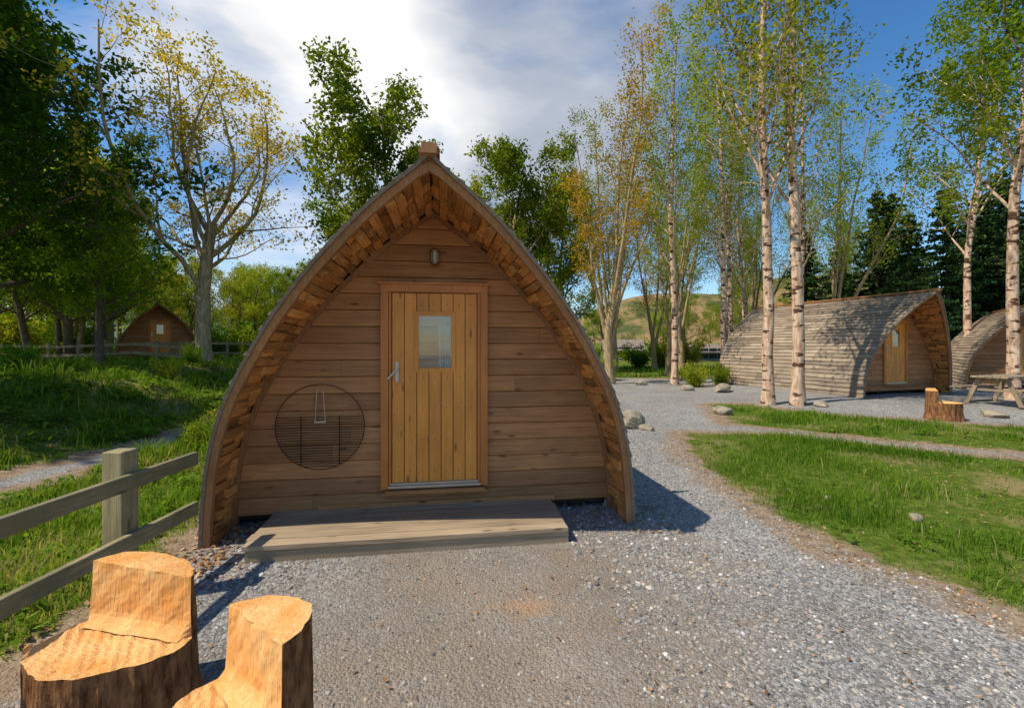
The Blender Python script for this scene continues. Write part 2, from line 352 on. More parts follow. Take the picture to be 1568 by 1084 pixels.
g1=MB(); blades(g1,55000,-6.2,-2.5,1.5,9,0.08,0.3,0.005,clump=.3); blades(g1,26000,-6.2,-2.4,1.2,4.5,0.08,0.24,0.004,clump=.2)
blades(g1,50000,-18,-6.6,4,18,0.1,0.42,0.011); weeds(g1,260,-6,-2.7,2,8,.13); weeds(g1,650,-16,-6.8,4,16,.24)
# tall tuft beside the pod
blades(g1,9000,-5.9,-4.2,6.2,9.5,0.35,0.75,0.008,clump=0)
g1.build('meadow_grass',[L_grass])
g2=MB(); blades(g2,100000,2.4,9.5,2,9,0.03,0.14,0.0035); blades(g2,50000,4.5,14,5.7,13.2,0.05,0.22,0.006)
blades(g2,6000,2.4,9,2,9,0.12,0.28,0.004); weeds(g2,220,2.6,9,2.4,9,.06); weeds(g2,40,4.6,9,8,13,.13)
g2.build('lawn_grass',[L_grass])
g3=MB(); blades(g3,30000,-30,30,18,34,0.15,0.4,0.03); g3.build('field_grass',[L_grass])

# ---------------------------------------------------------------- camping pod
PR=[(1.80,0),(1.785,.3),(1.73,.7),(1.60,1.12),(1.40,1.5),(1.13,1.9),(.80,2.28),(.42,2.64),(0,2.95)]
def catmull(P,n=12):
    P=[np.array(p,float) for p in P]; P=[2*P[0]-P[1]]+P+[2*P[-1]-P[-2]]; out=[]
    for i in range(1,len(P)-2):
        for k in range(n):
            t=k/n; a,b,c,d=P[i-1:i+3]
            out.append(.5*((2*b)+(-a+c)*t+(2*a-5*b+4*c-d)*t*t+(-a+3*b-3*c+d)*t**3))
    out.append(P[-2]); return np.array(out)
PC=catmull(PR); SEG=np.linalg.norm(np.diff(PC,axis=0),axis=1); ARC=np.concatenate([[0],np.cumsum(SEG)]); LEN=ARC[-1]
TG=np.gradient(PC,axis=0); TG/=np.linalg.norm(TG,axis=1)[:,None]; NRM=np.stack([TG[:,1],-TG[:,0]],-1)
def prof(s,off=0):
    w=np.interp(s,ARC,PC[:,0]); z=np.interp(s,ARC,PC[:,1]); a=np.interp(s,ARC,NRM[:,0]); b=np.interp(s,ARC,NRM[:,1])
    return w+a*off, z+b*off
def wz(z): return float(np.interp(z,PC[:,1],PC[:,0]))
def over(z): return 0.45+0.70*(max(z,0)/2.95)**2
YB=5.3
def cyl(mb,c0,c1,r0,r1,mat,k=14,cap=True):
    c0=np.array(c0,float);c1=np.array(c1,float);d=c1-c0;d/=np.linalg.norm(d)
    u=np.cross(d,[0,0,1.0]) if abs(d[2])<.9 else np.cross(d,[1.0,0,0]); u/=np.linalg.norm(u); v=np.cross(d,u)
    a=np.arange(k)*2*math.pi/k; ring=np.cos(a)[:,None]*u+np.sin(a)[:,None]*v
    V=np.concatenate([c0+ring*r0,c1+ring*r1]); i=np.arange(k); j=(i+1)%k
    mb.add(V,np.stack([i,j,j+k,i+k],-1),mat)
    if cap: mb.add(V[:k],[list(range(k))[::-1]],mat); mb.add(V[k:],[list(range(k))],mat)
def pod_meshes():
    out={}
    m=MB(); pitch=0.158; z=0.10; row=0
    while z<2.93:
        z1=min(z+pitch,2.94); cuts=[-9]
        if z<2.0 and random.random()<0.5: cuts.append(random.choice([-1,1])*random.uniform(.6,1.3))
        cuts.append(9)
        for a,b in zip(cuts[:-1],cuts[1:]):
            g=0.001; tone=random.random()
            zz=[z+.001,z+.010,(z+z1)/2,z1-.010,z1-0.0035]; yy=[-0.034,-0.039,-0.034,-0.028,-0.021]; pts=[]
            for k in range(5):
                w=wz(min(zz[k],2.95))+0.01; j=random.uniform(-.0008,.0008)
                pts+= [(max(-w,a+g),yy[k]+j,zz[k]),(min(w,b-g),yy[k]-j,zz[k])]
            pts+=[(pts[0][0],0.0,z),(pts[1][0],0.0,z),(pts[8][0],0.0,z1-.0035),(pts[9][0],0.0,z1-.0035)]
            m.add(pts,[[0,1,3,2],[2,3,5,4],[4,5,7,6],[6,7,9,8],[10,11,1,0],[8,9,13,12]],0,tone)
        z=z1
        if z1>=2.94: break
    n=24; zs=np.linspace(0.08,2.94,n); V=[];Fc=[]
    for k,q in enumerate(zs): V+=[(-wz(q),0.004,q),(wz(q),0.004,q)]
    for k in range(n-1): Fc.append([2*k,2*k+1,2*k+3,2*k+2])
    m.add(V,Fc,1,0.5)  # dark sheet behind the boards, its colour stands in for shadow lines
    V2=[(a,YB-0.3,c) for a,b,c in V]; m.add(V2,Fc,0,0.5)
    m.box((-1.78,-0.004,0.06),(1.78,0.06,0.10),1,0.4)
    out['front_wall']=mesh_from(m,'front_wall',[M_clad,M_under])
    m=MB()
    for u in (-1.45,-0.5,0.5,1.45): m.box((u-.07,0.05,-0.1),(u+.07,YB-.4,0.085))
    m.box((-1.7,0.35,-0.1),(1.7,YB-.5,0.04),0)
    out['floor_bearers']=mesh_from(m,'floor_bearers',[M_under])
    m=MB(); N=40; ss=np.linspace(0,LEN,N)
    for sd in (1,-1):
        def rib(off,yo0,yo1,mat):
            V=[];Fc=[]
            for s in ss:
                w,z=prof(s,off); w=max(w,0) if s<LEN-1e-6 else 0
                V+=[(sd*w,-over(z)+yo0,z),(sd*w,yo1,z)]
            for k in range(N-1):
                q=[2*k,2*k+1,2*k+3,2*k+2]; Fc.append(q if sd<0 else q[::-1])
            m.add(V,Fc,mat,0.5)
        rib(0.055,0.02,YB,1); rib(0.035,0.02,YB,1)
        def arch(o0,o1,f0,f1,mat,tone,za,zb,tilt):
            V=[];Fc=[]
            for s in ss:
                wi,zi=prof(s,o0); wo,zo=prof(s,o1); wi=max(wi,0); wo=max(wo,0)
                if s>LEN-1e-6: wi=0; wo=0; zi=za; zo=zb
                f=-over(zi) if tilt else 0
                V+=[(sd*wi,f+f0,zi),(sd*wo,f+f0-.008*tilt,zo),(sd*wo,f+f1,zo),(sd*wi,f+f1,zi)]
            for k in range(N-1):
                a=4*k;b=a+4
                for j in range(4):
                    j2=(j+1)%4; Fc.append([a+j,a+j2,b+j2,b+j])
            Fc.append([0,1,2,3]); m.add(V,Fc,mat,tone)
        arch(-0.006,0.046,0,0.045,2,0.5,2.925,3.02,1)
        arch(0.048,0.072,-0.012,0.06,0,0.2,3.022,3.055,1)
        arch(-0.045,0.0,-0.06,0.0,2,0.2,2.89,2.95,0)
        s=-0.02; ph=0.125
        while s<LEN-0.02:
            s1=min(s+ph+0.03,LEN); zc=prof(max(s,0))[1]
            y=-over(zc)-0.004+random.uniform(-.012,.012) 
            while y<YB:
                L=random.uniform(0.35,1.3) if y>-over(zc)+.1 else random.uniform(.2,.9); y1=min(y+L,YB+random.uniform(0,.03))
                jo=random.uniform(0,.010); o0=0.088+jo; sj=s+random.uniform(-.007,.007)
                p=[]
                for yy,dj in ((y,random.uniform(-.004,.004)),(y1-0.004,random.uniform(-.004,.004))):
                    for (q,o) in ((sj+dj,o0),(s1,0.06),(s1,0.056),(sj+dj,0.062)):
                        w,z=prof(max(q,0),o)
                        if q<0: z+=q
                        p.append((sd*max(w,0),yy,z))
                m.hexa(p,0); y=y1
            s+=ph
        s=0.0; pw=0.082
        while s<LEN-0.01:
            s1=min(s+pw-0.006,LEN); z=prof(s)[1]; L=over(z)-0.045
            k=max(2,int(L/0.2)); cuts=[0]+sorted(np.cumsum(np.random.default_rng(int(s*1000)+(sd>0)).dirichlet([6]*k))[:-1])+[1]
            for a,b in zip(cuts[:-1],cuts[1:]):
                i0=random.choice([0.0,0.0,-0.008,-0.026,0.02]); 
                sj=s+random.uniform(-.006,.006)
                ya,yb=-0.002-L*a,-0.002-L*b+random.choice([0.004,0.004,0.02,0.05])
                p=[]
                for yy in (yb,ya):
                    for (q,o) in ((sj,i0),(s1,i0+random.uniform(-.006,.006)),(s1,0.036),(sj,0.036)):
                        w,zz=prof(max(q,0),o); p.append((sd*max(w,0),yy,zz))
                m.hexa(p,3)
            s+=pw
    oa=over(2.95)
    m.box((-0.055,-oa-0.09,3.015),(0.055,-oa+0.35,3.09),2,0.9)
    m.box((-0.075,-oa-0.05,3.03),(-0.056,YB,3.07),2,0.4); m.box((0.056,-oa-0.05,3.03),(0.075,YB,3.07),2,0.4)
    m.box((-0.054,-oa+0.352,3.02),(0.054,YB,3.078),2,0.4)
    out['arched_roof']=mesh_from(m,'arched_roof',[M_roof,M_under,M_barge,M_soff])
    m=MB(); x0,x1,z0,z1=-0.485,0.525,0.30,2.235; fw=0.07
    m.box((x0,-0.085,z0),(x0+fw,-0.01,z1)); m.box((x1-fw,-0.085,z0),(x1,-0.01,z1)); m.box((x0+fw,-0.083,z1-fw),(x1-fw,-0.01,z1))
    m.box((x0-0.02,-0.1,z1+0.002),(x1+0.02,-0.012,z1+0.022))
    s0=x0+fw+.004; s1=x1-fw-.004
    m.box((s0,-0.075,z0+.03),(s0+.022,-0.02,z1-fw-.004)); m.box((s1-.022,-0.075,z0+.03),(s1,-0.02,z1-fw-.004)); 
    out['door_frame']=mesh_from(m,'door_frame',[M_frame])
    m=MB(); d0=s0+.028; d1=s1-.028; nb=7; bw=(d1-d0)/nb; zt=z1-fw-0.012; zb=z0+0.05
    wx0,wx1,wz0,wz1=-0.135,0.175,1.44,1.94; so=0.04
    for i in range(nb):
        a=d0+i*bw+0.0035; b=d0+(i+1)*bw-0.0035; t=random.random()
        segs=[(zb,zt)]
        if b>wx0-so and a<wx1+so:
            segs=[(zb,wz0-so),(wz1+so,zt)]
            if a<wx0-so: m.box((a,-0.062,wz0-so),(wx0-so,-0.02,wz1+so),0,t)
            if b>wx1+so: m.box((wx1+so,-0.062,wz0-so),(b,-0.02,wz1+so),0,t)
        for (p,q) in segs: m.box((a,-0.062,p),(b,-0.02,q),0,t)
    m.box((d0,-0.046,zb+.001),(d1,-0.043,wz0-so),1,0.1); m.box((d0,-0.046,wz1+so),(d1,-0.043,zt-.001),1,0.1)
    for (a,b,c,d) in ((wx0-so,wx0,wz0-so,wz1+so),(wx1,wx1+so,wz0-so,wz1+so),(wx0,wx1,wz0-so,wz0),(wx0,wx1,wz1,wz1+so)):
        m.box((a+.001,-0.074,c+.001),(b-.001,-0.022,d-.001),0,0.9)
    for zz in (0.45,0.75,1.05,1.35,2.05):
        for i in range(nb):
            xc=d0+(i+.5)*bw+random.uniform(-.01,.01)
            if wx0-so-.03<xc<wx1+so+.03 and zz>1.39 and zz<2: continue
            m.box((xc-.004,-0.0635,zz-.004),(xc+.004,-0.06,zz+.004),1,0.2)
    out['door']=mesh_from(m,'door',[M_door,plain('groove_shadow_wood',(0.16,0.06,0.015),0.9)])
    m=MB(); m.box((wx0-.005,-0.026,wz0-.005),(wx1+.005,-0.0225,wz1+.005),1)
    V=[];Fc=[]; nn=24; cx0=0.05
    for i in range(nn):
        x=cx0+(wx1-cx0)*i/(nn-1); yy=-0.036+0.007*math.sin(i*1.9)
        V+=[(x+0.012*math.sin(i*.3),yy,wz0),(x-0.01,yy,wz1)]
    for i in range(nn-1): Fc.append([2*i,2*i+2,2*i+3,2*i+1])
    m.add(V,Fc,2); m.add([(wx0,-0.055,wz0),(wx1,-0.055,wz0),(wx1,-0.055,wz1),(wx0,-0.055,wz1)],[0,1,2,3],0)
    out['door_window']=mesh_from(m,'door_window',[M_glass,M_dark,M_curtain])
    m=MB(); m.box((-0.352,-0.068,1.31),(-0.322,-0.062,1.50),0); m.box((-0.343,-0.11,1.425),(-0.331,-0.062,1.437),0)
    Mh=Matrix.Translation((-0.337,-0.105,1.43))@Matrix.Rotation(R(-48),4,'Y')
    m.box((-0.12,-0.006,-0.007),(0.010,0.006,0.007),0,None,Mh)
    m.box((x0+fw,-0.1,z0+.005),(x1-fw,-0.02,z0+.03),0); m.box((x0+fw+.02,-0.085,z0+.032),(x1-fw-.02,-0.063,z0+.052),0)
    out['door_handle']=mesh_from(m,'door_handle',[M_steel])
    m=MB(); m.box((x0+.05,-0.13,z0-.04),(x1-.03,-0.03,z0-.01)); m.box((x0-.0,-0.06,z0-.075),(x1+.0,-0.03,z0-.042)); 
    m.box((-1.05,-0.06,0.11),(1.2,-0.042,0.165)); 
    out['door_step']=mesh_from(m,'door_step',[M_clad])
    m=MB(); cx=0.02; cz=2.5
    cyl(m,(cx,-0.015,cz),(cx,-0.055,cz),0.045,0.045,0)
    cyl(m,(cx,-0.04,cz+.02),(cx,-0.1,cz+.06),0.01,0.01,0)
    cyl(m,(cx,-0.1,cz+.085),(cx,-0.1,cz+.06),0.02,0.045,0); cyl(m,(cx,-0.1,cz+.06),(cx,-0.1,cz+.045),0.047,0.047,0)
    cyl(m,(cx,-0.1,cz+.045),(cx,-0.1,cz-.055),0.034,0.034,1); cyl(m,(cx,-0.1,cz-.055),(cx,-0.1,cz-.07),0.042,0.042,0); cyl(m,(cx,-0.1,cz-.07),(cx,-0.1,cz-.085),0.035,0.012,0)
    for k in range(6):
        a=k*math.pi/3; px,py=cx+.04*math.cos(a),-0.1+.04*math.sin(a)
        cyl(m,(px,py,cz+.045),(px,py,cz-.055),0.003,0.003,0,5,False)
    out['wall_lamp']=mesh_from(m,'wall_lamp',[M_brass,plain('frosted_lamp_glass',(0.5,0.48,0.4),0.2,0,0.1)],False)
    return out
PODM=pod_meshes()
def pod(loc,rot,s=1):
    e=empty('camping_pod',loc,rot); e.scale=(s,s,s)
    for k,me in PODM.items(): place(me,k,e)
    return e
POD=pod((-0.77,4.44,0),R(8.5))
m=MB()
dz=0.128
for i in range(6):
    y0=-0.80+i*0.128
    m.box((-1.42+random.uniform(-.015,.015),y0,dz-0.032),(1.15+random.uniform(-.015,.015),y0+0.122,dz+random.uniform(-.002,.002)),0)
m.box((-1.39,-0.79,0.0),(1.14,-0.755,dz-0.034),0); m.box((-1.38,-0.75,0.0),(-1.33,-0.06,dz-.034),0); m.box((1.09,-0.75,0),(1.135,-0.06,dz-.034),0)
m.build('deck_step',[M_deck],parent=POD)
m=MB(); cx,cz,rr=-1.03,0.90,0.395
for k in range(56):
    a=k/56*2*math.pi;b=(k+1)/56*2*math.pi
    cyl(m,(cx+rr*math.cos(a),-.062,cz+rr*math.sin(a)),(cx+rr*math.cos(b),-.062,cz+rr*math.sin(b)),.004,.004,0,6,False)
for z in np.arange(cz-rr+.03,cz+.1,0.024):
    w=math.sqrt(rr*rr-(z-cz)**2); cyl(m,(cx-w,-.06,z),(cx+w,-.06,z),.0032,.0032,0,5,False)
for u in (-.17,.17): 
    h=math.sqrt(rr*rr-u*u); cyl(m,(cx+u,-.068,cz-h),(cx+u,-.068,cz+.1),.005,.005,0,5,False)
for u in (-.045,.045): cyl(m,(cx+u,-.072,cz+.05),(cx+u*.6,-.08,cz+.35),.0045,.0045,1,6)
cyl(m,(cx-.03,-.08,cz+.35),(cx+.03,-.08,cz+.35),.0045,.0045,1,6)
m.box((cx-.05,-.075,cz+.04),(cx+.05,-.065,cz+.055),1)
m.build('grill_grate',[M_black,M_steel],parent=POD)

pod((12.3,14.7,0.12),R(17),1.05)
pod((18.9,16.5,0.12),R(-35))
pod((-20.6,26.6,0.85),R(37),1.05)

# ---------------------------------------------------------------- fence
def fence(name,pts,ph,rails,spacing,pw=0.11,rw=0.05,rh=0.10,first=0.5):
    e=empty(name); mp=MB(); mr=MB()
    for (a,b) in zip(pts[:-1],pts[1:]):
        a=Vector((a[0],a[1],0));b=Vector((b[0],b[1],0)); L=(b-a).length; d=(b-a)/L; ang=math.atan2(d.y,d.x)
        t=first
        while t<L:
            p=a+d*t; z=float(height(p.x,p.y)); Mx=Matrix.Translation((p.x,p.y,z))@Matrix.Rotation(ang,4,'Z')@Matrix.Rotation(random.uniform(-.015,.015),4,'X')
            mp.box((-pw/2,-pw/2,-.2),(pw/2,pw/2,ph+random.uniform(-.02,.02)),0,None,Mx); t+=spacing
        for rz in rails:
            k=max(1,int(L/3)); 
            for i in range(k):
                p=a+d*(L*i/k); q=a+d*(L*(i+1)/k); za=float(height(p.x,p.y))+rz; zb=float(height(q.x,q.y))+rz
                n=Vector((-d.y,d.x,0))*(-1); o=n*(pw/2+.002); w=n*rw
                P=[p+o+Vector((0,0,za)),q+o+Vector((0,0,zb)),q+o+w+Vector((0,0,zb)),p+o+w+Vector((0,0,za))]
                P+= [v+Vector((0,0,rh)) for v in P]
                mr.hexa([list(v) for v in P])
    po=mp.build('posts',[M_fence],parent=e); ra=mr.build('rails',[M_fencer],parent=e)
    for o in (po,ra):
        bv=o.modifiers.new('bevel','BEVEL'); bv.width=.008; bv.segments=2
fence('wooden_fence',[(-2.50,0.2),(-2.52,3.5)],0.98,[0.36,0.74],1.75,0.13,0.045,0.10,first=2.73-1.75)
fence('wooden_fence',[(-30,19),(-14.2,21.5)],1.0,[0.35,0.75],2.2,0.12,0.05,0.12)
fence('wooden_fence',[(-18.5,23),(-12.0,24.5)],1.0,[0.35,0.85],1.6,0.12,0.05,0.12)

# ---------------------------------------------------------------- log chairs
def log_chair(name,loc,rx,ry,back,zs,zt,thr,seed):
    rg=random.Random(seed); K=96; e=empty(name,(loc[0],loc[1],0)); m=MB()
    ph=[rg.uniform(0,6.28) for _ in range(5)]
    def rad(a,z):
        f=1+.035*math.sin(3*a+ph[0])+.025*math.sin(5*a+ph[1])+.012*math.sin(11*a+ph[2]+z*3)+.012*math.sin(17*a+ph[3]-z*9)+.008*math.sin(29*a+z*17)
        return f*(1.06-.12*min(z,.5)+.10*max(0,.12-z)/.12)
    def P(a,z): f=rad(a,z); return np.array([rx*f*math.cos(a),ry*f*math.sin(a),z])
    A=[2*math.pi*i/K for i in range(K)]
    Zs=np.linspace(-.03,zs,10); V=np.array([P(a,z) for z in Zs for a in A])
    Fc=[[r*K+i,r*K+(i+1)%K,(r+1)*K+(i+1)%K,(r+1)*K+i] for r in range(9) for i in range(K)]
    m.add(V,Fc,0)
    rings=16; V=[];Fc=[]
    for r in range(rings+1):
        f=1-r/rings
        for i,a in enumerate(A):
            p=P(a,zs); px,py=p[0]*f,p[1]*f
            dz=0 if r==0 else (-.010*min(1,r/4)+.003*math.sin(px*46+py*22)+.002*math.sin(px*17-py*61+seed)+.0022*math.sin(px*130+py*91)+.0015*math.sin(px*210-py*160))
            V.append((px,py,zs+dz))
    for r in range(rings):
        for i in range(K): Fc.append([r*K+i,r*K+(i+1)%K,(r+1)*K+(i+1)%K,(r+1)*K+i])
    m.add(V,Fc,1)
    b=np.array(back)/np.hypot(*back)
    base=[P(a,zs) for a in A]; sel=[i for i in range(K) if base[i][:2]@b>thr]
    st=[i for i in sel if (i-1)%K not in sel][0]; order=[(st+k)%K for k in range(len(sel))]
    n=len(order); NZ=14; NC=24
    def back_ring(t):
        z=zs-.002+(zt-zs)*t; ring=[]
        for i in order:
            p=P(A[i],z); q=p[:2]*(1-.05*t)+b*0.015*t; ring.append((q[0],q[1],z+ (0.018*math.sin(A[i]*2+ph[4]) if t==1 else 0)))
        return ring
    rr=[back_ring(k/(NZ-1)) for k in range(NZ)]
    V=[p for r in rr for p in r]; Fc=[[r*n+i,r*n+i+1,(r+1)*n+i+1,(r+1)*n+i] for r in range(NZ-1) for i in range(n-1)]
    m.add(V,Fc,0)
    V=[];Fc=[]
    for r in range(NZ):
        a0=np.array(rr[r][-1]); a1=np.array(rr[r][0])
        for j in range(NC+1):
            f=j/NC; p=a0*(1-f)+a1*f
            d=(rg.uniform(-.0018,.0018)+.003*math.sin(j*.5+r*.45)+.002*math.sin(j*1.1-r*.9)+(.05*(1-r/3)**2 if r<3 else 0)*-1) if 0<j<NC else 0
            V.append((p[0]+b[0]*d,p[1]+b[1]*d,p[2]))
    for r in range(NZ-1):
        for j in range(NC): Fc.append([r*(NC+1)+j,r*(NC+1)+j+1,(r+1)*(NC+1)+j+1,(r+1)*(NC+1)+j])
    m.add(V,Fc,1)
    last=V[-(NC+1):]; arc=[np.array(p) for p in rr[-1]]; ch=[]
    for k in range(n):
        f=1-k/(n-1); x=f*NC; j=min(int(x),NC-1); g=x-j; ch.append(np.array(last[j])*(1-g)+np.array(last[j+1])*g)
    V=[];Fc=[]; S=6
    for k in range(n):
        for s_ in range(S+1):
            f=s_/S; p=arc[k]*(1-f)+ch[k]*f; 
            if 0<s_<S: p=p+np.array([0,0,rg.uniform(-.0015,.002)])
            V.append(tuple(p))
    for k in range(n-1):
        for s_ in range(S):
            a=k*(S+1)+s_; Fc.append([a,a+1,a+S+2,a+S+1])
    m.add(V,Fc,1)
    m.build('carved_log',[M_logbark,M_cut],parent=e); return e
log_chair('log_chair',(-1.77,2.03),0.315,0.235,(0.2,0.98),0.34,0.615,0.085,3)
log_chair('log_chair',(-0.975,1.60),0.24,0.225,(0.62,0.78),0.36,0.66,0.045,8)
log_chair('log_chair',(9.75,10.3),0.32,0.29,(-0.8,0.6),0.38,0.66,0.08,5)

# ---------------------------------------------------------------- rocks
def rock(name,loc,s,seed):
    import bmesh
    bm=bmesh.new(); bmesh.ops.create_icosphere(bm,subdivisions=4,radius=1)
    rg=np.random.default_rng(seed); pl=rg.normal(size=(11,3)); pl/=np.linalg.norm(pl,axis=1)[:,None]; dd=rg.uniform(.6,.95,11)
    for v in bm.verts:
        c=np.array(v.co); 
        for n_,d in zip(pl,dd):
            k=c@n_
            if k>d: c=c-n_*(k-d)*.9
        c*=1+.03*math.sin(c[0]*9+seed)*math.sin(c[1]*8)+.015*math.sin(c[2]*23+c[0]*17)
        v.co=Vector((c[0]*s[0],c[1]*s[1],c[2]*s[2]))
    me=bpy.data.meshes.new(name); bm.to_mesh(me); bm.free(); me.materials.append(M_rock)
    o=place(me,name,None,(loc[0],loc[1],float(height(loc[0],loc[1]))+s[2]*.4)); o.rotation_euler=(0,0,seed)
for i,(l,s) in enumerate([((2.42,9.3),(.36,.28,.26)),((2.65,9.0),(.18,.13,.09)),((5.05,10.9),(.26,.2,.15)),((3.83,4.32),(.075,.06,.05)),((3.4,4.9),(.05,.04,.03)),
    ((6.5,17.0),(.3,.24,.16)),((7.6,16.4),(.42,.3,.22)),((8.3,12.2),(.24,.2,.10)),((5.4,19),(.25,.2,.16)),((1.05,4.75),(.14,.1,.09)),((11.2,10.6),(.3,.22,.12))]):
    rock('rock',l,s,i+1)

e=empty('picnic_table',(13.3,12.2,0.1),R(20)); m=MB()
for i in range(5): m.box((-0.9,-0.37+i*.15,.72),(0.9,-0.37+i*.15+.14,.76))
for sgn in (-1,1):
    for j in range(2): m.box((-0.9,sgn*.68-.13+j*.14,.42),(0.9,sgn*.68-.13+j*.14+.13,.455))
for x in (-.65,.65):
    m.box((x-.03,-.8,.36),(x+.03,.8,.415)); m.box((x-.03,-.36,.66),(x+.03,.36,.718))
    for sgn in (-1,1):
        p=[(x-.075,sgn*.55-.05,0),(x-.033,sgn*.55-.05,0),(x-.033,sgn*.55+.05,0),(x-.075,sgn*.55+.05,0)]; q=[(a,b-sgn*.28,.715) for a,b,c in p]
        m.hexa(p+q)
m.build('table_and_benches',[M_deck],parent=e)

def cottage(loc,rot,w,d,h,rh):
    e=empty('stone_cottage',loc,rot); m=MB()
    m.box((-w/2,-d/2,-1),(w/2,d/2,h),0)
    for sx in (-1,1): m.add([(sx*w/2,-d/2,h),(sx*w/2,d/2,h),(sx*w/2,0,h+rh)],[0,1,2],0)
    m.build('walls',[M_wallst],parent=e); m=MB()
    for sy in (-1,1):
        p=[(-w/2-.3,sy*(d/2+.3),h-.15),(w/2+.3,sy*(d/2+.3),h-.15),(w/2+.3,0,h+rh+.05),(-w/2-.3,0,h+rh+.05)]; m.hexa(p+[(a,b,c+.15) for a,b,c in p])
    m.build('roof',[M_slate],parent=e); m=MB()
    for k in range(4):
        x=-w/2+w*(k+.5)/4; m.box((x-.45,-d/2-.03,.9),(x+.45,-d/2-.01,2.0),0); m.box((x-.55,-d/2-.06,.8),(x+.55,-d/2-.01,.89),1)
    m.build('windows',[M_dark,M_curtain],parent=e)
cottage((12.6,52,-.5),R(-8),4.0,4,1.7,1.0); cottage((20.4,50,-.6),R(10),4,4,1.6,.7)

# hills
def hill(name,cx,cy,wx,wy,h,mat):
    n=60; m=MB(); u=np.linspace(-1,1,n); U,W=np.meshgrid(u,u); r=np.clip(1-U**2,0,1)*np.clip(1-W**2,0,1)
    Zh=h*r*(1+.15*np.sin(U*7)+.1*np.sin(W*9+U*4))-2; ii=np.arange(n*n).reshape(n,n)
    m.add(np.stack([cx+U*wx,cy+W*wy,Zh],-1).reshape(-1,3),np.stack([ii[:-1,:-1],ii[:-1,1:],ii[1:,1:],ii[1:,:-1]],-1).reshape(-1,4))
    m.build(name,[mat],True)
def hillmat():
    m=NT('hill_grass'); tc=m.n('ShaderNodeTexCoord')
    a=m.n('ShaderNodeTexNoise',i_Scale=0.035,i_Detail=7.0,i_Roughness=0.75); m.l(tc.outputs['Object'],a.inputs['Vector'])
    r=m.ramp(a.outputs['Fac'],[(0.38,(0.07,0.085,0.03)),(0.46,(0.17,0.14,0.06)),(0.54,(0.30,0.19,0.09)),(0.7,(0.24,0.14,0.08))])
    b=m.n('ShaderNodeBsdfDiffuse'); m.l(r.outputs[0],b.inputs[0]); m.l(b.outputs[0],m.out.inputs[0]); return m.m
hill('hill',165,300,160,120,43,hillmat()); hill('hill',-150,380,260,120,40,plain('hill_wood',(0.06,0.1,0.035),0.95,0,0.5,0.1))

# ---------------------------------------------------------------- trees
def tube(mb,pts,rad,k,mat):
    pts=np.asarray(pts); n=len(pts); T=np.gradient(pts,axis=0); T/=np.linalg.norm(T,axis=1)[:,None]+1e-9
    ref=np.array([1.0,0,0]) if abs(T[0][0])<.8 else np.array([0,1.0,0])
    u=np.cross(T,ref); u/=np.linalg.norm(u,axis=1)[:,None]+1e-9; v=np.cross(T,u)
    a=np.arange(k)*2*math.pi/k
    V=pts[:,None,:]+np.asarray(rad)[:,None,None]*(np.cos(a)[None,:,None]*u[:,None,:]+np.sin(a)[None,:,None]*v[:,None,:])
    i=np.arange(k); j=(i+1)%k; base=(np.arange(n-1)*k)[:,None]
    F=np.stack([base+i,base+j,base+k+j,base+k+i],-1).reshape(-1,4)
    mb.add(V.reshape(-1,3),F,mat)
def leaves(mb,P,size,mat,r,zr=None):
    P=np.asarray(P); n=len(P)
    a=r.normal(size=(n,3)); a/=np.linalg.norm(a,axis=1)[:,None]
    b=r.normal(size=(n,3)); b-=a*(a*b).sum(1)[:,None]; b/=np.linalg.norm(b,axis=1)[:,None]
    s=(size*r.uniform(.6,1.3,n))[:,None]
    V=np.stack([P-a*s,P+b*s*.55,P+a*s,P-b*s*.55],1)
    F=(4*np.arange(n)[:,None]+np.array([[0,1,2,3]]))
    cl=0.5+0.22*np.sin(P[:,0]*1.3+2)*np.sin(P[:,1]*1.2)+0.2*np.sin(P[:,2]*1.1+P[:,0]*.7)
    mb.add(V.reshape(-1,3),F,mat,np.repeat(np.clip(cl+r.normal(0,.2,n),0,1),4))
def grow(mb,LP,p,d,L,r,lv,S,rg):
    n=max(3,int(L/S['seg'][lv])); pts=[p]; ds=[d]
    for i in range(n):
        d=d+rg.normal(0,S['wig'][lv],3)+np.array([0,0,S['trop'][lv]]); d=d/np.linalg.norm(d); p=p+d*(L/n); pts.append(p); ds.append(d)
    rad=r*(1-np.linspace(0,1,n+1)*S['tap'][lv]); 
    if lv==0: rad[0]*=1.35
    tube(mb,pts,rad,[9,6,4,3,3][lv],0)
    if lv>=S['leaflv']:
        q=S['nl'] if lv==S['max'] else S['nl']//3
        t=rg.random(q)*n; i=t.astype(int).clip(0,n-1); f=(t-i)[:,None]; A=np.array(pts)
        LP.append(A[i]*(1-f)+A[i+1]*f+rg.normal(0,S['spread'],(q,3)))
    if lv==S['max']: return
    nb=S['nb'][lv]; az=rg.uniform(0,6.28)
    for j in range(nb):
        t=S['st'][lv]+(1-S['st'][lv])*(j+rg.uniform(0,.9))/nb; x=t*n; i=min(int(x),n-1); f=x-i
        q=pts[i]*(1-f)+pts[i+1]*f; az+=2.4+rg.normal(0,.4)
        dd=ds[i]; u=np.cross(dd,[0.3,0.2,1.0] if abs(dd[2])<.95 else [1.0,0,0]); u/=np.linalg.norm(u); v=np.cross(dd,u)
        an=R(rg.uniform(*S['ang'][lv])); nd=dd*math.cos(an)+(u*math.cos(az)+v*math.sin(az))*math.sin(an)
        shape=S['shape'](t) if lv==0 else 1-.45*t
        grow(mb,LP,q,nd,L*S['rat'][lv]*shape*rg.uniform(.65,1.25),rad[min(i+1,n)]*S['rr'][lv],lv+1,S,rg)
